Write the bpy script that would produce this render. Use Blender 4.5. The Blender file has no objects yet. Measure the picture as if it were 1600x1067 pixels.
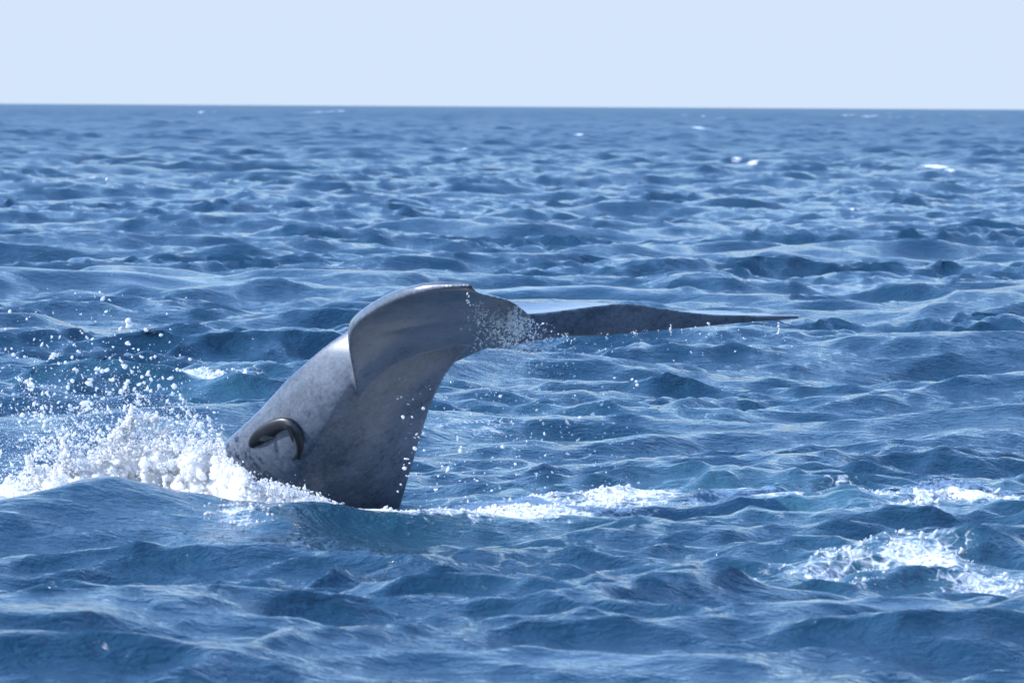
import bpy, bmesh, math, random
import numpy as np
from mathutils import Vector, Matrix

random.seed(7); rng = np.random.default_rng(11)
S = bpy.context.scene
C = S.collection

# ------------------------------------------------------------------ camera
FPX = 9185.0                     # focal length in photograph pixels (1600 wide)
CAM_H = 3.85
PITCH = math.atan((533.5 - 157.0) / FPX)   # the horizon itself dips another 10 px
ROLL = math.radians(0.33)
cam_d = bpy.data.cameras.new('camera'); cam = bpy.data.objects.new('camera', cam_d); C.objects.link(cam)
cam_d.sensor_width = 36.0; cam_d.lens = 36.0 * FPX / 1600.0
cam_d.clip_start = 1.0; cam_d.clip_end = 60000.0
R_CAM = Matrix.Rotation(math.radians(90) - PITCH, 3, 'X') @ Matrix.Rotation(ROLL, 3, 'Z')
cam.matrix_world = Matrix.Translation((0, 0, CAM_H)) @ R_CAM.to_4x4()
cam_d.dof.use_dof = True; cam_d.dof.focus_distance = 68.0; cam_d.dof.aperture_fstop = 5.0
S.camera = cam

# ------------------------------------------------------------------ sky and sun
SUN_DIR = Vector((-0.79, -0.17, 0.59)).normalized()
elev = math.asin(SUN_DIR.z); azim = math.atan2(SUN_DIR.x, SUN_DIR.y)
W = bpy.data.worlds.new('World'); S.world = W; W.use_nodes = True
nt = W.node_tree; nt.nodes.clear()
sky = nt.nodes.new('ShaderNodeTexSky'); sky.sky_type = 'NISHITA'; sky.sun_disc = False
sky.sun_elevation = elev; sky.sun_rotation = azim
sky.altitude = 0; sky.air_density = 1.8; sky.dust_density = 0.3; sky.ozone_density = 2.0
tint = nt.nodes.new('ShaderNodeMix'); tint.data_type = 'RGBA'; tint.blend_type = 'MULTIPLY'
tint.inputs['Factor'].default_value = 1.0
tint.inputs['B'].default_value = (0.97, 1.17, 1.65, 1)          # the photograph's cool white balance, all over the sky
bg = nt.nodes.new('ShaderNodeBackground'); bg.inputs['Strength'].default_value = 0.15
wo = nt.nodes.new('ShaderNodeOutputWorld')
# pale sea haze low over the horizon, the same all round
tc = nt.nodes.new('ShaderNodeTexCoord'); sx = nt.nodes.new('ShaderNodeSeparateXYZ'); nt.links.new(tc.outputs['Generated'], sx.inputs[0])
mr = nt.nodes.new('ShaderNodeMapRange'); mr.interpolation_type = 'SMOOTHERSTEP'
nt.links.new(sx.outputs['Z'], mr.inputs[0])
for k_, v_ in ((1, 0.0), (2, 0.22), (3, 1.0), (4, 0.0)): mr.inputs[k_].default_value = v_
hz = nt.nodes.new('ShaderNodeMix'); hz.data_type = 'RGBA'; hz.inputs['B'].default_value = (2.43, 2.91, 3.60, 1)
nt.links.new(mr.outputs[0], hz.inputs['Factor'])
nt.links.new(sky.outputs[0], tint.inputs['A']); nt.links.new(tint.outputs['Result'], hz.inputs['A']); nt.links.new(hz.outputs['Result'], bg.inputs[0]); nt.links.new(bg.outputs[0], wo.inputs[0])
sun_d = bpy.data.lights.new('sun', 'SUN'); sun = bpy.data.objects.new('sun', sun_d); C.objects.link(sun)
sun_d.energy = 4.5; sun_d.angle = math.radians(0.53); sun_d.color = (1.0, 0.975, 0.95)
sun.rotation_euler = SUN_DIR.to_track_quat('Z', 'Y').to_euler()

S.view_settings.view_transform = 'Standard'; S.view_settings.look = 'None'
S.view_settings.exposure = 0.85; S.view_settings.gamma = 1.0; S.view_settings.use_curve_mapping = False
S.cycles.max_bounces = 8; S.cycles.transmission_bounces = 6; S.cycles.transparent_max_bounces = 8
S.cycles.use_denoising = True

# ------------------------------------------------------------------ helpers
def at(u, v, y):
    """point at world depth y that the photograph shows at pixel (u, v)"""
    d = R_CAM @ Vector(((u - 800.0) / FPX, -(v - 533.5) / FPX, -1.0))
    t = y / d.y
    return Vector((d.x * t, y, CAM_H + d.z * t))
def on_sea(u, v, z=0.0):
    d = R_CAM @ Vector(((u - 800.0) / FPX, -(v - 533.5) / FPX, -1.0))
    t = (z - CAM_H) / d.z
    return Vector((d.x * t, d.y * t, z))
def tag(o, label=None, cat=None, group=None, kind=None):
    if label: o['label'] = label
    if cat: o['category'] = cat
    if group: o['group'] = group
    if kind: o['kind'] = kind
    return o
def mesh_np(name, V, F, mat, smooth=True):
    """V (n,3), F (m,k) arrays to one mesh object"""
    me = bpy.data.meshes.new(name)
    V = np.asarray(V, np.float32); F = np.asarray(F, np.int32); k = F.shape[1]
    me.vertices.add(len(V)); me.vertices.foreach_set('co', V.ravel())
    me.loops.add(F.size); me.loops.foreach_set('vertex_index', F.ravel())
    me.polygons.add(len(F)); me.polygons.foreach_set('loop_start', np.arange(0, F.size, k, dtype=np.int32))
    me.update(calc_edges=True)
    if smooth: me.polygons.foreach_set('use_smooth', np.ones(len(F), bool))
    me.materials.append(mat)
    o = bpy.data.objects.new(name, me); C.objects.link(o)
    return o
def float_attr(me, name, arr):
    a = me.attributes.new(name, 'FLOAT', 'POINT'); a.data.foreach_set('value', np.asarray(arr, np.float32))

class NT:
    def __init__(s, name):
        s.m = bpy.data.materials.new(name); s.m.use_nodes = True; s.t = s.m.node_tree; s.t.nodes.clear()
        s.out = s.t.nodes.new('ShaderNodeOutputMaterial')
    def n(s, typ, props=None, **inp):
        nd = s.t.nodes.new(typ)
        for k, v in (props or {}).items(): setattr(nd, k, v)
        for k, v in inp.items():
            k2 = k.replace('_', ' ')
            sock = nd.inputs[int(k[1:])] if k[0] == 'i' and k[1:].isdigit() else nd.inputs[k2]
            if hasattr(v, 'is_output'): s.t.links.new(v, sock)
            else: sock.default_value = v
        return nd
    def math(s, op, a, b=0.0, c=0.0, clamp=False):
        nd = s.n('ShaderNodeMath', {'operation': op, 'use_clamp': clamp}, i0=a, i1=b, i2=c); return nd.outputs[0]
    def ramp(s, fac, a, b, lo=0.0, hi=1.0):
        nd = s.n('ShaderNodeMapRange', {'interpolation_type': 'SMOOTHSTEP'}, i0=fac, i1=a, i2=b, i3=lo, i4=hi); return nd.outputs[0]
    def mixc(s, f, a, b):
        nd = s.n('ShaderNodeMix', {'data_type': 'RGBA'})
        for k, v in ((0, f), (6, a), (7, b)):
            if hasattr(v, 'is_output'): s.t.links.new(v, nd.inputs[k])
            else: nd.inputs[k].default_value = v
        return nd.outputs[2]
    def link(s, a, b): s.t.links.new(a, b)

# ------------------------------------------------------------------ materials
def mat_sea():
    g = NT('sea_water')
    geo = g.n('ShaderNodeNewGeometry')
    pos = geo.outputs['Position']
    foam = g.n('ShaderNodeAttribute', {'attribute_name': 'foam'}).outputs['Fac']
    aer = g.n('ShaderNodeAttribute', {'attribute_name': 'aerated'}).outputs['Fac']
    lost = g.n('ShaderNodeAttribute', {'attribute_name': 'fine_slope'}).outputs['Fac']
    # small ripples stretched along the crests
    mp = g.n('ShaderNodeMapping', {'vector_type': 'TEXTURE'}, Vector=pos, Rotation=(0, 0, math.radians(-24)), Scale=(1.9, 1.0, 1.0)).outputs[0]
    n1 = g.n('ShaderNodeTexNoise', {}, Vector=mp, Scale=2.2, Detail=5.0, Roughness=0.62, Distortion=0.6).outputs['Fac']
    mp2 = g.n('ShaderNodeMapping', {'vector_type': 'TEXTURE'}, Vector=pos, Rotation=(0, 0, math.radians(18)), Scale=(1.6, 1.0, 1.0)).outputs[0]
    n2 = g.n('ShaderNodeTexNoise', {}, Vector=mp2, Scale=9.0, Detail=4.0, Roughness=0.6, Distortion=0.4).outputs['Fac']
    ridged = g.math('ABSOLUTE', g.math('SUBTRACT', n1, 0.5))
    n3 = g.n('ShaderNodeTexNoise', {}, Vector=mp, Scale=24.0, Detail=2.0, Roughness=0.6).outputs['Fac']
    h = g.math('ADD', g.math('MULTIPLY', ridged, -0.45), g.math('MULTIPLY', n2, 0.20))
    h = g.math('ADD', h, g.math('MULTIPLY', n3, 0.055))
    h = g.math('ADD', h, g.math('MULTIPLY', n1, 0.25))
    slk = g.n('ShaderNodeAttribute', {'attribute_name': 'slick'}).outputs['Fac']
    bump = g.n('ShaderNodeBump', {}, Strength=g.math('SUBTRACT', 1.0, g.math('MULTIPLY', slk, 0.7)), Distance=0.18, Height=h).outputs[0]
    # foam pattern: lace of bubbles
    nf = g.n('ShaderNodeTexNoise', {}, Vector=pos, Scale=5.5, Detail=7.0, Roughness=0.68, Distortion=0.8).outputs['Fac']
    vf = g.n('ShaderNodeTexVoronoi', {'feature': 'DISTANCE_TO_EDGE'}, Vector=pos, Scale=7.0).outputs['Distance']
    nb = g.n('ShaderNodeTexNoise', {}, Vector=pos, Scale=1.1, Detail=3.0, Roughness=0.6).outputs['Fac']
    nf = g.math('ADD', g.math('MULTIPLY', nf, 0.6), g.math('MULTIPLY', nb, 0.4))
    nf = g.math('ADD', g.math('MULTIPLY', g.math('SUBTRACT', nf, 0.5), 1.6), 0.5)
    lace = g.math('ADD', nf, g.math('MULTIPLY', g.ramp(vf, 0.0, 0.12, 1.0, 0.0), 0.10))
    ff = g.ramp(g.math('ADD', g.math('MULTIPLY', foam, 0.75), g.math('MULTIPLY', lace, 0.75)), 0.62, 0.86)
    ff = g.math('MULTIPLY', ff, g.ramp(foam, 0.02, 0.25), clamp=True)
    deep = g.mixc(aer, (0.008, 0.034, 0.062, 1), (0.05, 0.15, 0.19, 1))
    rough = g.math('ADD', 0.07, g.math('MULTIPLY', lost, 0.36))
    water = g.n('ShaderNodeBsdfPrincipled', {}, Base_Color=deep, Roughness=rough, IOR=1.333, Normal=bump)
    fb = g.n('ShaderNodeBump', {}, Strength=0.9, Distance=0.10, Height=lace).outputs[0]
    foam_s = g.n('ShaderNodeBsdfPrincipled', {}, Base_Color=(0.68, 0.71, 0.73, 1), Roughness=0.6, Normal=fb)
    mix = g.n('ShaderNodeMixShader', {}, i0=ff, i1=water.outputs[0], i2=foam_s.outputs[0])
    g.link(mix.outputs[0], g.out.inputs[0])
    return g.m
def mat_foam():
    g = NT('white_foam')
    pos = g.n('ShaderNodeNewGeometry').outputs['Position']
    n = g.n('ShaderNodeTexNoise', {}, Vector=pos, Scale=26.0, Detail=5.0, Roughness=0.65).outputs['Fac']
    v = g.n('ShaderNodeTexVoronoi', {}, Vector=pos, Scale=34.0).outputs['Distance']
    b = g.n('ShaderNodeBump', {}, Strength=0.8, Distance=0.04, Height=g.math('ADD', n, g.math('MULTIPLY', v, -0.5))).outputs[0]
    p = g.n('ShaderNodeBsdfPrincipled', {}, Base_Color=(0.92, 0.92, 0.92, 1), Roughness=0.5, Normal=b, Subsurface_Weight=1.0, Subsurface_Radius=(1.0, 1.0, 1.0), Subsurface_Scale=0.10)
    tr = g.n('ShaderNodeBsdfTranslucent', {}, Color=(0.86, 0.87, 0.88, 1))
    mix = g.n('ShaderNodeMixShader', {}, i0=0.3, i1=p.outputs[0], i2=tr.outputs[0])
    g.link(mix.outputs[0], g.out.inputs[0]); return g.m
def mat_drop():
    g = NT('water_droplets')
    p = g.n('ShaderNodeBsdfPrincipled', {}, Base_Color=(0.90, 0.90, 0.90, 1), Roughness=0.12, IOR=1.333)
    tr = g.n('ShaderNodeBsdfTranslucent', {}, Color=(0.9, 0.9, 0.9, 1))
    gl = g.n('ShaderNodeBsdfRefraction', {}, Color=(1, 1, 1, 1), Roughness=0.02, IOR=1.333)
    m1 = g.n('ShaderNodeMixShader', {}, i0=0.55, i1=p.outputs[0], i2=tr.outputs[0])
    m2 = g.n('ShaderNodeMixShader', {}, i0=0.25, i1=m1.outputs[0], i2=gl.outputs[0])
    g.link(m2.outputs[0], g.out.inputs[0]); return g.m
def mat_whale():
    g = NT('wet_whale_skin')
    pos = g.n('ShaderNodeNewGeometry').outputs['Position']
    n1 = g.n('ShaderNodeTexNoise', {}, Vector=pos, Scale=2.6, Detail=4.0, Roughness=0.6, Distortion=0.5).outputs['Fac']
    mp = g.n('ShaderNodeMapping', {'vector_type': 'TEXTURE'}, Vector=pos, Rotation=(0, math.radians(38), 0), Scale=(1, 1, 2.2)).outputs[0]
    n2 = g.n('ShaderNodeTexNoise', {}, Vector=mp, Scale=9.0, Detail=6.0, Roughness=0.7, Distortion=0.3).outputs['Fac']
    n3 = g.n('ShaderNodeTexNoise', {}, Vector=pos, Scale=60.0, Detail=4.0, Roughness=0.7).outputs['Fac']
    n4 = g.n('ShaderNodeTexNoise', {}, Vector=pos, Scale=27.0, Detail=4.0, Roughness=0.55, Distortion=0.8).outputs['Fac']
    f = g.math('ADD', g.math('MULTIPLY', n1, 0.36), g.math('ADD', g.math('MULTIPLY', n2, 0.24), g.math('MULTIPLY', n4, 0.40)))
    col = g.mixc(g.ramp(f, 0.34, 0.68), (0.028, 0.039, 0.058, 1), (0.100, 0.117, 0.150, 1))
    col = g.mixc(g.ramp(n3, 0.55, 0.8, 0.0, 0.3), col, (0.165, 0.178, 0.20, 1))
    h = g.math('ADD', g.math('MULTIPLY', n2, 0.5), g.math('MULTIPLY', n3, 0.25))
    b = g.n('ShaderNodeBump', {}, Strength=0.3, Distance=0.010, Height=h).outputs[0]
    rough = g.ramp(n2, 0.3, 0.7, 0.24, 0.42)
    p = g.n('ShaderNodeBsdfPrincipled', {}, Base_Color=col, Roughness=rough, IOR=1.38, Normal=b, Coat_Weight=0.5, Coat_Roughness=0.2, Coat_IOR=1.33)
    g.link(p.outputs[0], g.out.inputs[0]); return g.m
def mat_plain(name, col, rough, spec=0.5):
    g = NT(name)
    pos = g.n('ShaderNodeNewGeometry').outputs['Position']
    n = g.n('ShaderNodeTexNoise', {}, Vector=pos, Scale=30.0, Detail=4.0, Roughness=0.6).outputs['Fac']
    c = g.mixc(n, tuple(x * 0.7 for x in col) + (1,), tuple(x * 1.3 for x in col) + (1,))
    p = g.n('ShaderNodeBsdfPrincipled', {}, Base_Color=c, Roughness=rough, Specular_IOR_Level=spec)
    g.link(p.outputs[0], g.out.inputs[0]); return g.m
M_SEA, M_FOAM, M_DROP, M_WHALE = mat_sea(), mat_foam(), mat_drop(), mat_whale()

# ------------------------------------------------------------------ the sea: FFT wind sea in three bands
TILE, N = 256.0, 2048
k1 = np.fft.fftfreq(N, d=TILE / N) * 2 * np.pi
KX, KY = np.meshgrid(k1, k1, indexing='ij'); K = np.hypot(KX, KY); K[0, 0] = 1
WIND = math.radians(-74)
ang = np.arctan2(KY, KX) - WIND
kp = 2 * np.pi / 13.0
spec = np.exp(-1.0 * (kp / K) ** 2) * K ** -3.78 * (np.abs(np.cos(ang)) ** 3.0 * 1.05 + 0.09)
spec[0, 0] = 0
noise_c = np.fft.fft2(rng.standard_normal((N, N)).astype(np.float32))
amp = np.sqrt(spec)
lam = 2 * np.pi / K
def band(lo, hi):
    w = np.clip((np.log(lam) - math.log(lo)) / 0.25 + 0.5, 0, 1) * np.clip((math.log(hi) - np.log(lam)) / 0.25 + 0.5, 0, 1)
    Hh = noise_c * amp * w
    h = np.fft.ifft2(Hh).real
    dx = np.fft.ifft2(1j * KX / K * Hh).real
    dy = np.fft.ifft2(1j * KY / K * Hh).real
    return h, dx, dy
bands = [band(5.0, 400.0), band(1.3, 5.0), band(0.28, 1.3)]
norm = 0.19 / bands[0][0].std()
bands = [[(a * norm).astype(np.float32) for a in b] for b in bands]
BAND_GAIN = (0.97, 1.0, 1.22); CHOP = (1.0, 1.0, 0.8)
print('band rms', [float(b[0].std()) for b in bands])
# how strongly the water is squeezed at a crest (white caps)
def tile_grad(a, ax): return (np.roll(a, -1, ax) - np.roll(a, 1, ax)) / (2 * TILE / N)
DX = bands[0][1] * CHOP[0] + bands[1][1] * CHOP[1]; DY = bands[0][2] * CHOP[0] + bands[1][2] * CHOP[1]
JAC = ((1 + tile_grad(DX, 0)) * (1 + tile_grad(DY, 1)) - tile_grad(DX, 1) * tile_grad(DY, 0)).astype(np.float32)
del DX, DY
OFF = (31.0, 77.0)
def samp(a, x, y):
    fx = ((x + OFF[0]) / TILE * N) % N; fy = ((y + OFF[1]) / TILE * N) % N
    i = fx.astype(np.int32); j = fy.astype(np.int32); fx = (fx - i).astype(np.float32); fy = (fy - j).astype(np.float32)
    fx = fx * fx * (3 - 2 * fx) * 0.35 + fx * 0.65; fy = fy * fy * (3 - 2 * fy) * 0.35 + fy * 0.65
    i %= N; j %= N; i2 = (i + 1) % N; j2 = (j + 1) % N
    return (a[i, j] * (1 - fx) + a[i2, j] * fx) * (1 - fy) + (a[i, j2] * (1 - fx) + a[i2, j2] * fx) * fy
def sstep(x, a, b):
    t = np.clip((x - a) / (b - a), 0, 1); return t * t * (3 - 2 * t)

# crests that the photograph shows near the whale: centre, height, half-length along x, half-width front/back, turn
def crest_from(u, v, y, halflen_px, wf, wb, turn=0.0, h=None):
    p = at(u, v, y); return (p.x, p.y, p.z if h is None else h, halflen_px * y / FPX, wf, wb, math.radians(turn))
CRESTS = [
    crest_from(120, 766, 53.2, 150, 1.0, 0.8, 0),
    crest_from(280, 792, 53.2, 150, 1.2, 0.8, 0, 0.12),
    crest_from(480, 801, 52.6, 80, 1.1, 0.7, 0),
    crest_from(400, 822, 50.2, 170, 1.4, 0.9, 6),
    crest_from(610, 815, 54.7, 180, 1.0, 1.2, 0, -0.27),
    crest_from(700, 838, 51.0, 160, 1.0, 0.9, 0, 0.10),
    crest_from(960, 826, 51.8, 150, 1.2, 0.9, 0, 0.16),
    crest_from(1190, 774, 55.0, 150, 2.6, 2.0, 0, 0.12),
    crest_from(1440, 776, 55.0, 190, 1.2, 1.0, 0),
    crest_from(1310, 852, 49.6, 230, 2.0, 1.1, -6),
    crest_from(1540, 882, 48.8, 170, 1.4, 1.0, -5, 0.16),
    crest_from(120, 598, 76.0, 300, 2.0, 1.6, 0),
    crest_from(1060, 640, 72.0, 190, 2.2, 1.8, 0, 0.12),
]
# white water patches (pixel ellipse on the sea): centre u, v, half widths in pixels, strength
FOAMS = [
    (800, 797, 220, 15, 0.95), (560, 806, 110, 9, 1.0), (700, 810, 90, 6, 0.85), (780, 804, 190, 7, 0.95), (900, 794, 170, 7, 0.8), (690, 806, 120, 12, 0.95), (960, 783, 130, 10, 0.7),
    (200, 785, 330, 14, 1.0), (1160, 790, 130, 14, 0.6),
    (1480, 790, 150, 18, 0.8), (1350, 785, 60, 16, 0.6), (1420, 812, 70, 8, 0.6), (1180, 795, 70, 12, 0.4),
    (1330, 900, 140, 28, 0.52), (1120, 918, 120, 18, 0.52), (1010, 908, 110, 9, 0.5), (1550, 912, 110, 12, 0.68), (1440, 892, 90, 16, 0.66),
    (40, 588, 70, 8, 0.6), (340, 610, 100, 12, 0.62), (210, 602, 120, 10, 0.42),
    (380, 826, 60, 10, 0.4), (1090, 640, 90, 14, 0.3), (760, 668, 120, 8, 0.35), (870, 640, 80, 16, 0.25), (150, 605, 90, 8, 0.5),
]
CAPS = [  # small far white caps: u, v, half widths px
    (1163, 264, 12, 6), (1475, 272, 26, 5), (1500, 282, 12, 4), (512, 175, 14, 3), (165, 280, 5, 3), (265, 296, 20, 4),
    (1090, 203, 14, 4), (1340, 182, 12, 3), (1465, 180, 12, 3), (905, 218, 10, 3), (12, 418, 22, 8), (715, 243, 12, 5),
    (1330, 340, 7, 4), (140, 286, 14, 3), (350, 465, 18, 6), (1375, 182, 8, 3), (1100, 183, 10, 3), (310, 176, 7, 2), (1190, 470, 8, 4), (40, 290, 12, 3),
]

def sea_rows():
    r = [0.6]; 
    while r[-1] < 34: r.append(r[-1] * 1.045 if r[-1] < 20 else r[-1] + 0.5)
    while r[-1] < 13000: r.append(r[-1] + 0.094 * (r[-1] / 60.0) ** 1.2)
    return np.array(r)
RR = sea_rows()
a_in = np.linspace(-math.radians(6.6), math.radians(6.6), 306)
a_out = [a_in[-1]]; st_ = a_in[1] - a_in[0]
while a_out[-1] < math.pi - 0.1:
    st_ *= 1.085 if a_out[-1] < math.radians(22) else 1.5
    st_ = min(st_, 0.35); a_out.append(a_out[-1] + st_)
a_out = np.array([a for a in a_out[1:] if a < math.pi - 0.02])
AA = np.concatenate([-a_out[::-1], a_in, a_out])
print('sea grid', len(RR), len(AA))
spacing = np.gradient(RR)
rr, aa = np.meshgrid(RR, AA, indexing='ij')
X = (rr * np.sin(aa)); Y = (rr * np.cos(aa))
sp = np.maximum(np.repeat(spacing[:, None], len(AA), 1), rr * np.gradient(AA)[None, :])
lodw = [1 - sstep(sp, 5.0, 16.0), 1 - sstep(sp, 1.2, 4.5), 1 - sstep(sp, 0.35, 1.3)]
near = np.exp(-((Y - 53.0) / 9.0) ** 4) * np.exp(-(X / 14.0) ** 4)     # calmer, known water round the whale
calm = 1 - 0.65 * np.exp(-((X - 1.95) / 1.7) ** 2 - ((Y - 75.5) / 4.0) ** 2)
gains = [BAND_GAIN[0] * calm * (1 - 0.72 * near), BAND_GAIN[1] * calm * (1 - 0.35 * near), BAND_GAIN[2] * np.clip(1.0 + 0.42 * samp(bands[0][0], X * 0.45 + 50, Y * 0.45 + 20) / 0.17, 0.25, 2.0)]   # gusts roughen the water in patches
# smoother slicks of water that mirror the low sky
SLICKS = ((1400, 655, 230, 9, 2), (1260, 640, 110, 6, 3), (1390, 612, 90, 16, -8), (1500, 668, 160, 7, 0), (860, 655, 190, 7, 0), (960, 705, 160, 8, 1), (1100, 745, 190, 6, 0),
          (880, 470, 160, 7, 0), (1120, 395, 130, 6, 0), (700, 420, 130, 6, 0), (1420, 450, 170, 7, 0), (560, 970, 260, 10, 0), (1250, 985, 300, 10, 0), (240, 1000, 260, 12, 0), (900, 1040, 300, 10, 0), (200, 450, 200, 7, 0), (1350, 540, 200, 7, 0))
slick = np.zeros_like(X)
def px_ellipse(u, v, hu, hv, soft=1.0, shear=0.0):
    c = on_sea(u, v); t = on_sea(u, v - hv); b_ = on_sea(u, v + hv)
    hx = hu * c.y / FPX
    Ys = Y - (X - c.x) * shear
    ey = np.where(Ys > c.y, (Ys - c.y) / max(t.y - c.y, 0.05), (Ys - c.y) / max(c.y - b_.y, 0.05))
    return np.exp(-(((X - c.x) / hx) ** 2 + ey ** 2) * soft)
for (u, v, hu, hv, sh) in SLICKS: slick = np.maximum(slick, px_ellipse(u, v, hu, hv, 0.8, sh * 0.25))
slick *= np.clip(0.8 + 0.5 * samp(bands[1][0], X * 0.7 + 33, Y * 0.7 + 8) / 0.076, 0.1, 1.0)
gains[1] = gains[1] * (1 - 0.45 * slick); gains[2] = gains[2] * (1 - 0.6 * slick)
Z = np.zeros_like(X); OX = np.zeros_like(X); OY = np.zeros_like(X)
for b in range(3):
    w = lodw[b] * gains[b]
    Z += samp(bands[b][0], X, Y) * w
    OX += samp(bands[b][1], X, Y) * w * CHOP[b]; OY += samp(bands[b][2], X, Y) * w * CHOP[b]
lim = 0.30 + 0.25 * sstep(rr, 90, 200); Z = np.where(Z > lim, lim + (Z - lim) * 0.35, Z)      # no freak peaks close by
for (cx, cy, ch, hl, wf, wb, tn) in CRESTS:
    ex = X - cx; ey = Y - cy
    u_ = ex * math.cos(tn) + ey * math.sin(tn); v_ = -ex * math.sin(tn) + ey * math.cos(tn)
    v_ = v_ + 0.25 * np.sin(u_ * 1.3 + cx) + 0.1 * np.sin(u_ * 3.1 + cy)
    wv = np.where(v_ < 0, wf, wb)
    prof = np.exp(-np.abs(v_ / wv) ** 1.5) * np.exp(-(u_ / hl) ** 2 * 0.9)
    Z += ch * prof
foam = np.zeros_like(X)
for (u, v, hu, hv, st) in FOAMS: foam = np.maximum(foam, st * (1.0 if u < 700 and v > 770 else 0.85) * px_ellipse(u, v, hu, hv, 0.8))
foam_patch = foam.copy()
cresty = sstep(Z, 0.14, 0.36)
for (u, v, hu, hv) in CAPS: foam = np.maximum(foam, 0.72 * px_ellipse(u, v, hu, max(hv, 4), 0.8) * cresty)
jac = samp(JAC, X, Y)
foam = np.maximum(foam, (1 - near) * 0.70 * sstep(-jac, -0.30, 0.08) * lodw[1])
aer = np.clip(foam_patch * 0.6, 0, 1)
for (u, v, hu, hv, st) in ((130, 790, 190, 20, 0.75), (1160, 795, 170, 24, 0.5), (90, 615, 200, 12, 0.22), (330, 625, 120, 10, 0.22), (500, 820, 260, 24, 0.2)):
    aer = np.maximum(aer, st * px_ellipse(u, v, hu, hv, 0.7))
# lumpy relief where there is foam
lump = samp(bands[2][0], X * 2.3 + 9, Y * 2.3 + 4)
Z += foam_patch * lump * 0.8 * (rr < 100)
fine = np.clip(1 - lodw[2] * 0.75 - lodw[1] * 0.25, 0, 1)
Z -= rr ** 2 / (2 * 6371000.0)
V = np.stack([X + OX, Y + OY, Z], -1).reshape(-1, 3)
nr, nc = X.shape
idx = np.arange(nr * nc).reshape(nr, nc)
q = np.stack([idx[:-1, :-1], idx[:-1, 1:], idx[1:, 1:], idx[1:, :-1]], -1).reshape(-1, 4)
# close the ring behind the camera
qs = np.stack([idx[:-1, -1], idx[:-1, 0], idx[1:, 0], idx[1:, -1]], -1)
q = np.concatenate([q, qs])[:, ::-1]
sea = mesh_np('sea', V, q, M_SEA)
float_attr(sea.data, 'foam', foam.ravel()); float_attr(sea.data, 'slick', slick.ravel()); float_attr(sea.data, 'aerated', aer.ravel()); float_attr(sea.data, 'fine_slope', fine.ravel())
tag(sea, 'choppy deep blue open sea reaching to the horizon', kind='structure')
SEA_V = V.reshape(nr, nc, 3)
def sea_z(x, y):
    """height of the built sea near (x, y)"""
    r = math.hypot(x, y); a = math.atan2(x, y)
    i = min(max(int(np.searchsorted(RR, r)), 0), nr - 1); j = min(max(int(np.searchsorted(AA, a)), 0), nc - 1)
    return float(SEA_V[i, j, 2])

# ------------------------------------------------------------------ the whale: tail stock and flukes, one skin
def loft(bm, rings):
    vr = [[bm.verts.new(p) for p in r] for r in rings]
    n = len(rings[0])
    for a, b in zip(vr[:-1], vr[1:]):
        for i in range(n):
            bm.faces.new((a[i], a[(i + 1) % n], b[(i + 1) % n], b[i]))
    bm.faces.new(vr[0][::-1]); bm.faces.new(vr[-1])
def catmull(P, m):
    P = [np.array(p, float) for p in P]; out = []
    for i in range(len(P) - 1):
        p0 = P[i - 1] if i else 2 * P[0] - P[1]; p1, p2 = P[i], P[i + 1]
        p3 = P[i + 2] if i + 2 < len(P) else 2 * P[-1] - P[-2]
        for j in range(m):
            t = j / m
            out.append(0.5 * (2 * p1 + (p2 - p0) * t + (2 * p0 - 5 * p1 + 4 * p2 - p3) * t * t + (-p0 + 3 * p1 - 3 * p2 + p3) * t ** 3))
    out.append(P[-1]); return out

wb = bmesh.new()
# tail stock: left outline, right outline (pixels), depth, half-depth, place of the side ridge
STOCK = [
    (556, 500, 745, 528, 54.95, 0.30), (545, 514, 724, 552, 55.0, 0.34), (502, 545, 700, 582, 55.1, 0.40), (450, 591, 681, 616, 55.3, 0.48),
    (400, 645, 664, 662, 55.55, 0.56), (346, 696, 646, 722, 55.85, 0.62), (292, 760, 629, 780, 56.2, 0.68), (232, 840, 611, 842, 56.6, 0.74),
    (150, 945, 590, 925, 57.2, 0.80)]
rows = catmull(STOCK, 5); rings = []
for k_, (lu, lv, ru, rv, y, hd) in enumerate(rows):
    ex_ = 1.75 - 0.35 * min(1.0, max(0.0, (k_ - 14) / 14))
    sk = -0.12 + 0.14 * min(1.0, max(0.0, (k_ - 8) / 20))
    L = np.array(at(lu, lv, y)); Rr = np.array(at(ru, rv, y)); c = (L + Rr) / 2; e = (Rr - L) / 2
    f = np.array((-0.05, -1.0, 0.10))
    ring = []
    for i in range(48):
        t = 2 * math.pi * i / 48
        ct, st = math.cos(t), math.sin(t)
        px_ = math.copysign(abs(ct) ** ex_, ct); py_ = math.copysign(abs(st) ** ex_, st)
        ring.append(c + e * (px_ + sk * py_ * (1 - abs(px_))) + f * hd * py_)
    rings.append(ring)
loft(wb, rings)
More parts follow.
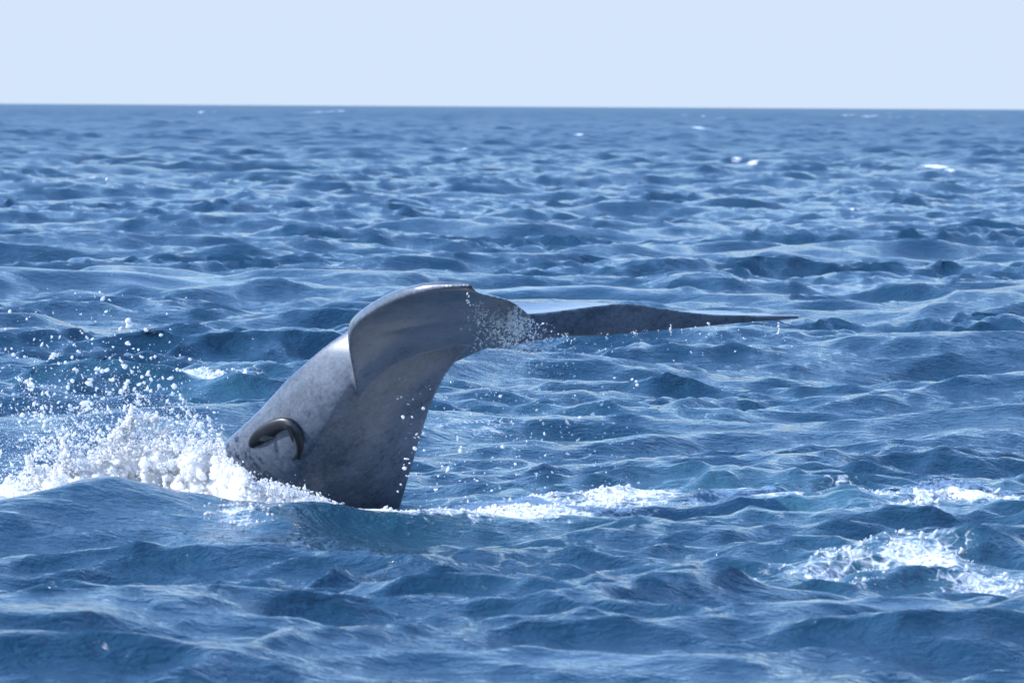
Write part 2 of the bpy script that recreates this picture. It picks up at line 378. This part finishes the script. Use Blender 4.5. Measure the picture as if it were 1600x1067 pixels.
def blade(stations, camber, m=6, n=20):
    """stations: leading edge (u,v,y), trailing edge (u,v,y), thickness; a tapered foil between them"""
    rows = catmull([tuple(s[0]) + tuple(s[1]) + (s[2],) for s in stations], m); rings = []
    pts = [(np.array(at(*r[0:3])), np.array(at(*r[3:6])), r[6]) for r in rows]
    mids = [(a + b) / 2 for a, b, _ in pts]
    for i, (le, te, th) in enumerate(pts):
        sd = mids[min(i + 1, len(mids) - 1)] - mids[max(i - 1, 0)]
        ch = te - le; nn = np.cross(sd, ch); nn /= (np.linalg.norm(nn) + 1e-9)
        if nn[2] < 0: nn = -nn
        up, lo = [], []
        for j in range(n + 1):
            s = 0.5 - 0.5 * math.cos(math.pi * j / n)
            tk = th * (1.9 * s ** 0.38 * (1 - s) ** 0.9 * 0.72 + 0.30 * (1 - s) ** 3 + 0.05)
            cb = (camber + 0.10 * max(0.0, 1 - i / (3.2 * m))) * math.sin(math.pi * s ** 0.7) * np.linalg.norm(ch)
            base = le + ch * s + nn * cb
            up.append(base + nn * tk * 0.5); lo.append(base - nn * tk * 0.5)
        rings.append(up + lo[::-1])
    loft(wb, rings)
# near fluke: sweeps towards the camera and curls up to its tip
blade([((590, 665, 55.45), (745, 548, 55.3), 0.26), ((560, 618, 55.0), (822, 520, 54.95), 0.29), ((550, 574, 54.6), (832, 503, 54.55), 0.27),
       ((544, 530, 54.3), (828, 492, 54.25), 0.23), ((552, 504, 54.1), (819, 484, 54.02), 0.20), ((596, 473, 53.8), (798, 470, 53.74), 0.17),
       ((648, 454, 53.5), (772, 464, 53.5), 0.13), ((697, 446, 53.35), (752, 460, 53.34), 0.09), ((724, 444, 53.28), (742, 453, 53.27), 0.06), ((736, 445, 53.24), (740, 449, 53.26), 0.035)], 0.055)
# far fluke: a foil seen from behind, its near (trailing) edge turned up
def foil(stations, m=5):
    """stations: far edge, near upper edge, belly as (u,v,y) each"""
    rows = catmull([tuple(a) + tuple(b) + tuple(c) for a, b, c in stations], m); rings = []
    for r in rows:
        F, N_, B = (np.array(at(*r[k:k + 3])) for k in (0, 3, 6))
        ring = []
        for j in range(12):
            t = j / 12; ring.append(F + (N_ - F) * t - np.array((0, 0, 0.03)) * math.sin(math.pi * t) * np.linalg.norm(N_ - F))
        mid = (N_ + B) / 2 + np.array((0, -0.12, 0)) * np.linalg.norm(N_ - B)
        for j in range(8):
            t = j / 8; ring.append((1 - t) ** 2 * N_ + 2 * t * (1 - t) * mid + t * t * B)
        mid = B * 0.62 + F * 0.38 + np.array((0, 0, -0.10)) * np.linalg.norm(N_ - B)
        for j in range(12):
            t = j / 12; ring.append((1 - t) ** 2 * B + 2 * t * (1 - t) * mid + t * t * F)
        rings.append(ring)
    loft(wb, rings)
foil([((690, 478, 55.9), (720, 505, 55.25), (715, 540, 55.4)), ((770, 472, 56.1), (780, 494, 55.25), (785, 543, 55.45)),
      ((845, 471, 56.3), (855, 488, 55.4), (862, 529, 55.55)), ((925, 471, 56.5), (930, 478, 55.6), (935, 526, 55.75)),
      ((985, 477, 56.6), (985, 474, 55.8), (990, 521, 55.95)), ((1040, 484, 56.65), (1040, 482, 56.0), (1042, 516, 56.15)),
      ((1100, 482.5, 56.9), (1100, 490, 56.2), (1100, 511, 56.3)), ((1160, 482.5, 57.0), (1160, 492.5, 56.35), (1160, 505, 56.45)),
      ((1215, 484, 57.05), (1215, 493, 56.5), (1215, 501, 56.55)), ((1248, 487, 56.95), (1248, 493, 56.66), (1248, 498.5, 56.7))])
bmesh.ops.recalc_face_normals(wb, faces=wb.faces)
me = bpy.data.meshes.new('whale'); wb.to_mesh(me); wb.free()
me.materials.append(M_WHALE)
whale = bpy.data.objects.new('whale', me); C.objects.link(whale)
md = whale.modifiers.new('skin', 'REMESH'); md.mode = 'VOXEL'; md.voxel_size = 0.0175; md.use_smooth_shade = True
ms = whale.modifiers.new('soft', 'SMOOTH'); ms.factor = 0.5; ms.iterations = 3
dg = bpy.context.evaluated_depsgraph_get()
me2 = bpy.data.meshes.new_from_object(whale.evaluated_get(dg)); whale.modifiers.clear(); whale.data = me2
me2.polygons.foreach_set('use_smooth', np.ones(len(me2.polygons), bool))
if not me2.materials: me2.materials.append(M_WHALE)
print('whale polys', len(me2.polygons))
vg = whale.vertex_groups.new(name='blend')          # the underside of the near fluke runs smoothly into the stock
co = np.empty(len(me2.vertices) * 3, np.float32); me2.vertices.foreach_get('co', co); co = co.reshape(-1, 3)
rc = np.array(R_CAM); loc = (co - np.array((0, 0, CAM_H))) @ rc
pu = 800 + FPX * loc[:, 0] / -loc[:, 2]; pv = 533.5 - FPX * loc[:, 1] / -loc[:, 2]
w_ = np.exp(-(np.maximum(0, np.abs(pu - 608) - 28) / 10) ** 2) * np.exp(-(np.maximum(0, np.abs(pv - 605) - 55) / 24) ** 2) * (co[:, 1] < 55.6)
for q_ in range(1, 11):
    ids = np.nonzero((np.round(w_ * 10)).astype(int) == q_)[0]
    if len(ids): vg.add(ids.tolist(), q_ / 10, 'REPLACE')
mb = whale.modifiers.new('blend', 'SMOOTH'); mb.factor = 0.5; mb.iterations = 300; mb.vertex_group = 'blend'
dg = bpy.context.evaluated_depsgraph_get()
me2 = bpy.data.meshes.new_from_object(whale.evaluated_get(dg)); whale.modifiers.clear(); whale.data = me2
tag(whale, 'wet slate grey whale tail rising from the sea with both flukes spread', 'whale')

bpy.context.view_layer.update()
from mathutils.bvhtree import BVHTree
w_bvh = BVHTree.FromPolygons([v.co[:] for v in me2.vertices], [p.vertices[:] for p in me2.polygons])
CAM_P = Vector((0, 0, CAM_H))
def on_whale(u, v, lift=0.0):
    d = (at(u, v, 55.0) - CAM_P).normalized()
    hit, nrm, _, _ = w_bvh.ray_cast(CAM_P, d)
    if hit is None: return at(u, v, 55.4), Vector((0, -1, 0))
    return hit - d * lift, nrm

# ------------------------------------------------------------------ remora fish clinging to the tail stock
def tube(path, radii, flat=1.0, n=16, sidev=None):
    bm = bmesh.new(); rings = []
    for i, p in enumerate(path):
        d = (path[min(i + 1, len(path) - 1)] - path[max(i - 1, 0)]).normalized()
        side = d.cross(Vector((0, -1, 0))); side.normalize(); dep = d.cross(side).normalized()
        rings.append([p + side * math.cos(2 * math.pi * k / n) * radii[i] + dep * math.sin(2 * math.pi * k / n) * radii[i] * flat for k in range(n)])
    loft(bm, rings); bmesh.ops.recalc_face_normals(bm, faces=bm.faces)
    return bm
def bm_obj(name, bm, mat, parent=None):
    m_ = bpy.data.meshes.new(name); bm.to_mesh(m_); bm.free(); m_.materials.append(mat)
    m_.polygons.foreach_set('use_smooth', np.ones(len(m_.polygons), bool))
    o = bpy.data.objects.new(name, m_); C.objects.link(o); o.parent = parent; return o
M_REM = mat_plain('remora_skin', (0.010, 0.012, 0.016), 0.34, 0.28)
M_REMB = mat_plain('remora_belly', (0.03, 0.034, 0.042), 0.8, 0.1)
spine = [(391, 697, 4, .01), (397, 690, 9.5, .02), (407, 681, 12.5, .03), (419, 672, 12.5, .035), (433, 664, 11, .04), (447, 661, 10, .04), (457, 666, 9.2, .045),
         (464, 676, 8.2, .045), (468, 688, 7, .05), (469, 699, 5.6, .05), (467, 709, 4, .055), (464, 717, 2.6, .06)]
sp_ = catmull(spine, 4)
base_hit = {}
path = []; rad = []
for (u, v, r, lift) in sp_:
    p, _ = on_whale(u, v, lift); path.append(p); rad.append(r / 167.0)
for _ in range(4):
    path = [path[0]] + [(path[i - 1] + path[i] * 2 + path[i + 1]) / 4 for i in range(1, len(path) - 1)] + [path[-1]]
rem = bpy.data.objects.new('remora_fish', None); C.objects.link(rem)
tag(rem, 'small dark remora fish curled in an arch against the grey tail stock', 'fish')
bm_obj('body', tube(path, rad, 0.5), M_REM, rem)
def fin(name, pts, thick, mat=M_REM):
    bm = bmesh.new()
    a = [bm.verts.new(p) for p in pts]; b = [bm.verts.new(p + Vector((0, thick, 0))) for p in pts]
    bm.faces.new(a); bm.faces.new(b[::-1]); k = len(pts)
    for i in range(k): bm.faces.new((a[i], b[i], b[(i + 1) % k], a[(i + 1) % k]))
    bmesh.ops.recalc_face_normals(bm, faces=bm.faces); o = bm_obj(name, bm, mat, rem); o.data.polygons.foreach_set('use_smooth', np.zeros(len(o.data.polygons), bool)); return o
yt = path[-1].y
fin('tail_fin', [at(466, 706, yt - .01), at(471, 712, yt), at(470, 720, yt), at(465, 716, yt), at(458, 721, yt - .02), at(456, 718, yt - .02), at(461, 711, yt - .01)], 0.012)
yb = path[26].y
fin('dorsal_fin', [at(455, 655, yb - .02), at(466, 664, yb - .01), at(473, 680, yb), at(475, 698, yb + .02), at(471, 704, yb + .03), at(472, 690, yb + .02), at(466, 674, yb), at(458, 662, yb - .01)], 0.012)
fin('anal_fin', [at(446, 664, yb - .05), at(451, 676, yb - .05), at(456, 690, yb - .04), at(459, 690, yb - .03), at(458, 676, yb - .03), at(454, 665, yb - .03)], 0.012)
yp = path[10].y
fin('pectoral_fin', [at(404, 688, yp - .04), at(414, 689, yp - .05), at(428, 684, yp - .05), at(436, 676, yp - .05), at(420, 676, yp - .06), at(409, 681, yp - .05)], 0.012, M_REMB)

# ------------------------------------------------------------------ splash, foam and spray
def ico(level):
    bm = bmesh.new(); bmesh.ops.create_icosphere(bm, subdivisions=level, radius=1.0)
    v = np.array([x.co[:] for x in bm.verts]); f = np.array([[y.index for y in x.verts] for x in bm.faces]); bm.free(); return v, f
ICO = {k: ico(k) for k in (1, 2)}
ICO[0] = (np.array([(1, 0, 0), (-1, 0, 0), (0, 1, 0), (0, -1, 0), (0, 0, 1), (0, 0, -1)], float),
          np.array([(0, 2, 4), (2, 1, 4), (1, 3, 4), (3, 0, 4), (2, 0, 5), (1, 2, 5), (3, 1, 5), (0, 3, 5)]))
def droplets(name, pts, radii, mat, label, cat='spray', level=1, stretch=0.45, long=0.5):
    """many small drops in one mesh: torn, uneven and some drawn out along their flight"""
    v0, f0 = ICO[level]; n = len(pts); pts = np.array(pts); radii = np.array(radii)
    sc = 1 + rng.uniform(-stretch, stretch, (n, 1, 3))
    sc[:, 0, 0] *= 1 + long * rng.exponential(0.8, n)
    wob = 1 + rng.uniform(-0.28, 0.28, (n, len(v0), 1))
    th = np.where(rng.random(n) < 0.6, rng.normal(1.1, 0.7, n), rng.uniform(0, 6.28, n)); c, s = np.cos(th), np.sin(th)
    vv = v0[None] * wob * sc * radii[:, None, None]
    vx = vv[..., 0] * c[:, None] - vv[..., 2] * s[:, None]; vz = vv[..., 0] * s[:, None] + vv[..., 2] * c[:, None]
    vv = np.stack([vx, vv[..., 1], vz], -1) + pts[:, None, :]
    ff = f0[None] + (np.arange(n) * len(v0))[:, None, None]
    o = mesh_np(name, vv.reshape(-1, 3), ff.reshape(-1, 3), mat); tag(o, label, cat, kind='stuff'); return o

# white water thrown up to the left of the tail stock and in front of its foot
top = [(-60, 788), (0, 770), (60, 746), (130, 720), (200, 697), (260, 691), (325, 694), (352, 712), (400, 748), (480, 768), (545, 797), (620, 818)]
bot = [(-60, 830), (0, 815), (60, 800), (130, 800), (200, 805), (260, 810), (330, 815), (352, 815), (400, 815), (480, 815), (545, 818), (620, 828)]
tu = np.array([p[0] for p in top]); tv = np.array([p[1] for p in top]); bv = np.array([p[1] for p in bot])
def splash_y(u):  # depth of the splash: beside the stock on the left, in front of it further right
    return np.interp(u, [-60, 200, 325, 380, 520, 620], [55.9, 55.9, 55.55, 54.5, 54.5, 54.75])
sb = bmesh.new()
for i in range(1700):
    u = random.uniform(-60, 618); t = np.interp(u, tu, tv); b = np.interp(u, tu, bv)
    s = random.random() ** 0.8; v = b + (t - b) * s * 0.93
    r = random.uniform(0.025, 0.07) * (1.25 - 0.6 * s)
    y = splash_y(u) + random.gauss(0, 0.30 if u < 320 else 0.10) * (1.1 - 0.7 * s)
    bmesh.ops.create_icosphere(sb, subdivisions=1, radius=r, matrix=Matrix.Translation(at(u, v + r * 100 * s, y)) @ Matrix.Rotation(random.random() * 6, 4, 'Y') @ Matrix.Diagonal((random.uniform(.8, 1.5), 1, random.uniform(.7, 1.2), 1)))
for i in range(420):     # the solid heart of the heap
    u = random.uniform(-60, 600); t = np.interp(u, tu, tv); b = np.interp(u, tu, bv)
    r = random.uniform(0.09, 0.17) * (1.0 if u < 330 else 0.5)
    v = random.uniform(t + r * 150, max(b, t + r * 170)); y = splash_y(u) + random.gauss(0.1, 0.12 if u < 320 else 0.05)
    bmesh.ops.create_icosphere(sb, subdivisions=2, radius=r, matrix=Matrix.Translation(at(u, v, y)))
m_ = bpy.data.meshes.new('splash'); sb.to_mesh(m_); sb.free(); m_.materials.append(M_FOAM)
spl = bpy.data.objects.new('splash', m_); C.objects.link(spl)
md = spl.modifiers.new('r', 'REMESH'); md.mode = 'VOXEL'; md.voxel_size = 0.0145; md.use_smooth_shade = True
tx = bpy.data.textures.new('froth', 'CLOUDS'); tx.noise_scale = 0.06; tx.noise_depth = 4
dm = spl.modifiers.new('d', 'DISPLACE'); dm.texture = tx; dm.strength = 0.07; dm.mid_level = 0.5; dm.texture_coords = 'GLOBAL'
tx2 = bpy.data.textures.new('fine_froth', 'CLOUDS'); tx2.noise_scale = 0.022; tx2.noise_depth = 3
dm2 = spl.modifiers.new('e', 'DISPLACE'); dm2.texture = tx2; dm2.strength = 0.05; dm2.mid_level = 0.5; dm2.texture_coords = 'GLOBAL'
dg = bpy.context.evaluated_depsgraph_get()
m2 = bpy.data.meshes.new_from_object(spl.evaluated_get(dg)); spl.modifiers.clear(); spl.data = m2
if not m2.materials: m2.materials.append(M_FOAM)
m2.polygons.foreach_set('use_smooth', np.ones(len(m2.polygons), bool))
print('splash polys', len(m2.polygons))
tag(spl, 'heap of white churning foam thrown up beside the whale tail', 'foam', kind='stuff')

pts, rad = [], []
# dense fringe over the splash outline
for i in range(9000):
    u = random.uniform(-60, 360) if i % 4 else random.uniform(340, 620)
    t = np.interp(u, tu, tv)
    up = random.expovariate(1 / 15.0) if u < 350 else random.expovariate(1 / 4.0)
    y = splash_y(u) + random.gauss(0, 0.2 if u < 330 else 0.06)
    pts.append(at(u, t + 12 - up, y)[:]); rad.append(min(.022, .0035 * math.exp(random.expovariate(1 / .55))) * (1 if u < 350 else .75))
# froth all over the face of the heap
for i in range(3500):
    u = random.uniform(-60, 610); t = np.interp(u, tu, tv); b = np.interp(u, tu, bv)
    v = t - 4 + (b - t) * random.random() ** 1.2
    y = splash_y(u) - (0.26 if u < 320 else 0.12) + random.gauss(0, 0.09)
    pts.append(at(u, v, y)[:]); rad.append(min(.018, .004 * math.exp(random.expovariate(1 / .5))))
# plumes thrown up and to the left, in clusters
for k in range(42):
    cu = random.gauss(165, 95); cv = 708 - abs(random.gauss(0, 46)); cr = random.uniform(6, 26)
    if cu > 318 or cu < -60: continue
    for i in range(int(random.uniform(15, 90))):
        pts.append(at(cu + random.gauss(0, cr), cv + random.gauss(0, cr * .7), random.gauss(55.9, 0.25))[:]); rad.append(min(.018, .003 * math.exp(random.expovariate(1 / .6))))
# fine mist
for i in range(6000):
    u = random.gauss(150, 110); v = 720 - random.expovariate(1 / 42.0)
    if u > 335 or u < -60: continue
    pts.append(at(u, v, random.gauss(55.9, 0.3))[:]); rad.append(random.uniform(.0018, .0035))
# torn jets
for (u0, v0, u1, v1, n) in ((195, 700, 205, 640, 260), (105, 745, 98, 690, 260), (150, 720, 205, 650, 240), (212, 652, 248, 652, 120), (60, 750, 40, 715, 120), (240, 700, 262, 668, 150)):
    for i in range(n):
        t = random.random(); w_ = 5.5 * (1.15 - t)
        pts.append(at(u0 + (u1 - u0) * t + random.gauss(0, w_), v0 + (v1 - v0) * t + random.gauss(0, 4), random.gauss(55.7, .06))[:]); rad.append(random.uniform(.005, .02))
droplets('spray', pts, rad, M_DROP, 'burst of white droplets flying over the splash left of the tail', level=0)
# larger loose drops high on the left
pts, rad = [], []
for i in range(420):
    u = random.gauss(150, 90); v = 640 - random.expovariate(1 / 55.0)
    if v < 450 or not (-20 < u < 300): continue
    pts.append(at(u, v, random.gauss(56.0, .3))[:]); rad.append(min(.016, .0036 * math.exp(random.expovariate(1 / .55))))
for (u, v, r) in ((201, 500, 6), (203, 509, 5), (252, 525, 4), (83, 557, 6), (90, 555, 4), (193, 573, 6), (207, 579, 6), (141, 592, 4), (223, 558, 4), (236, 560, 5), (243, 557, 5),
                  (66, 540, 4), (73, 544, 3), (116, 577, 4), (250, 603, 5), (266, 592, 5), (231, 582, 4), (8, 546, 3), (25, 558, 3), (188, 513, 4), (160, 466, 4), (166, 280, 3), (172, 470, 3), (277, 577, 3)):
    for k in range(2):
        pts.append(at(u + random.gauss(0, 1.5), v + random.gauss(0, 1.5), 56.0)[:]); rad.append(r / 167.0 * random.uniform(.35, .6))
droplets('spray', pts, rad, M_DROP, 'loose big drops high above the splash on the left', level=2)
# water streaming off the trailing edge of the flukes
pts, rad = [], []
for i in range(900):
    u = random.gauss(800, 26); v = 478 + (u - 740) * 0.22 + abs(random.gauss(0, 34))
    pts.append(at(u, v, random.gauss(54.2, .12))[:]); rad.append(random.choice((.003, .004, .005, .007, .010)) * random.uniform(.7, 1.2))
for i in range(420):
    u = random.uniform(735, 900); v = 520 + random.expovariate(1 / 45.0)
    pts.append(at(u, v, random.gauss(54.3, .2))[:]); rad.append(random.choice((.003, .004, .005, .007)))
for k in range(26):                                   # ribbons of water pouring off the trailing edge
    u = random.choice((random.gauss(800, 22), random.uniform(742, 845))); v0 = float(np.interp(u, [740, 770, 798, 819, 832, 850], [456, 466, 473, 488, 505, 515])); L_ = random.uniform(12, 60)
    yy = random.gauss(54.0, .12); dr = random.uniform(-.12, .22)
    for i in range(int(L_ * 1.1)):
        t = random.random() ** 1.5
        pts.append(at(u + dr * L_ * t + random.gauss(0, .5 + 1.6 * t), v0 + L_ * t, yy)[:]); rad.append(random.uniform(.002, .0055))
for i in range(12): pts.append(at(732 + random.gauss(0, 1.5), 452 + random.random() * 26, 53.3)[:]); rad.append(random.uniform(.003, .007))
for i in range(60): pts.append(at(752 + random.gauss(0, 6), 470 + random.random() * 40, 53.6)[:]); rad.append(random.uniform(.003, .006))
droplets('spray', pts, rad, M_DROP, 'fine spray streaming from the notch between the flukes')
pts, rad = [], []
for i in range(420):
    u = random.uniform(620, 1000); v = random.uniform(590, 800)
    pts.append(at(u, v, random.gauss(54.6, .4))[:]); rad.append(random.choice((.003, .004, .006, .009, .013)) * random.uniform(.7, 1.1))
for (u, v0, v1, n) in ((1217, 497, 522, 22), (1048, 508, 520, 14), (993, 515, 524, 6), (1107, 505, 512, 8), (948, 522, 532, 6), (875, 514, 516, 3), (1080, 548, 552, 3), (913, 552, 556, 3)):
    for i in range(n): pts.append(at(u + random.gauss(0, .8), random.uniform(v0, v1), 55.6)[:]); rad.append(random.uniform(.004, .010))
for i in range(90):
    u = random.uniform(870, 1240); v = 520 - (u - 870) * .06 + random.expovariate(1 / 22.0)
    pts.append(at(u, v, 55.5)[:]); rad.append(random.choice((.003, .004, .006)))
droplets('spray', pts, rad, M_DROP, 'scattered drips falling below the far fluke and right of the stock')
# froth clots lying on the broken water
def clots(n, u0, u1, v0, v1, rmin, rmax, thr, label):
    pts, rad = [], []; tries = 0
    while len(pts) < n and tries < n * 40:
        tries += 1
        u = random.uniform(u0, u1); v = random.uniform(v0, v1); g0 = on_sea(u, v)
        r = math.hypot(g0.x, g0.y); a = math.atan2(g0.x, g0.y); i = int(np.searchsorted(RR, r)); j = int(np.searchsorted(AA, a))
        if foam_patch[i, j] < thr + random.random() * 0.45: continue
        p = SEA_V[i, j]; rr_ = random.uniform(rmin, rmax) * random.random() ** .5
        pts.append((p[0] + random.uniform(-.02, .02), p[1], p[2] + rr_ * .2)); rad.append(rr_)
    if pts: droplets('froth', pts, rad, M_FOAM, label, 'foam', level=1, stretch=.5)
clots(1500, 600, 1090, 765, 830, .006, .022, .35, 'white froth lying on the water right of the tail foot')
clots(600, 1290, 1620, 760, 845, .006, .03, .35, 'white froth on the broken crest at the right edge')
clots(600, 1010, 1620, 865, 960, .005, .022, .22, 'foam clots on the nearest wave at the lower right')
clots(500, -10, 420, 580, 645, .006, .03, .30, 'white froth along the crest behind the splash')
clots(120, 300, 470, 812, 838, .004, .016, .12, 'few bubbles on the smooth crest below the tail foot')
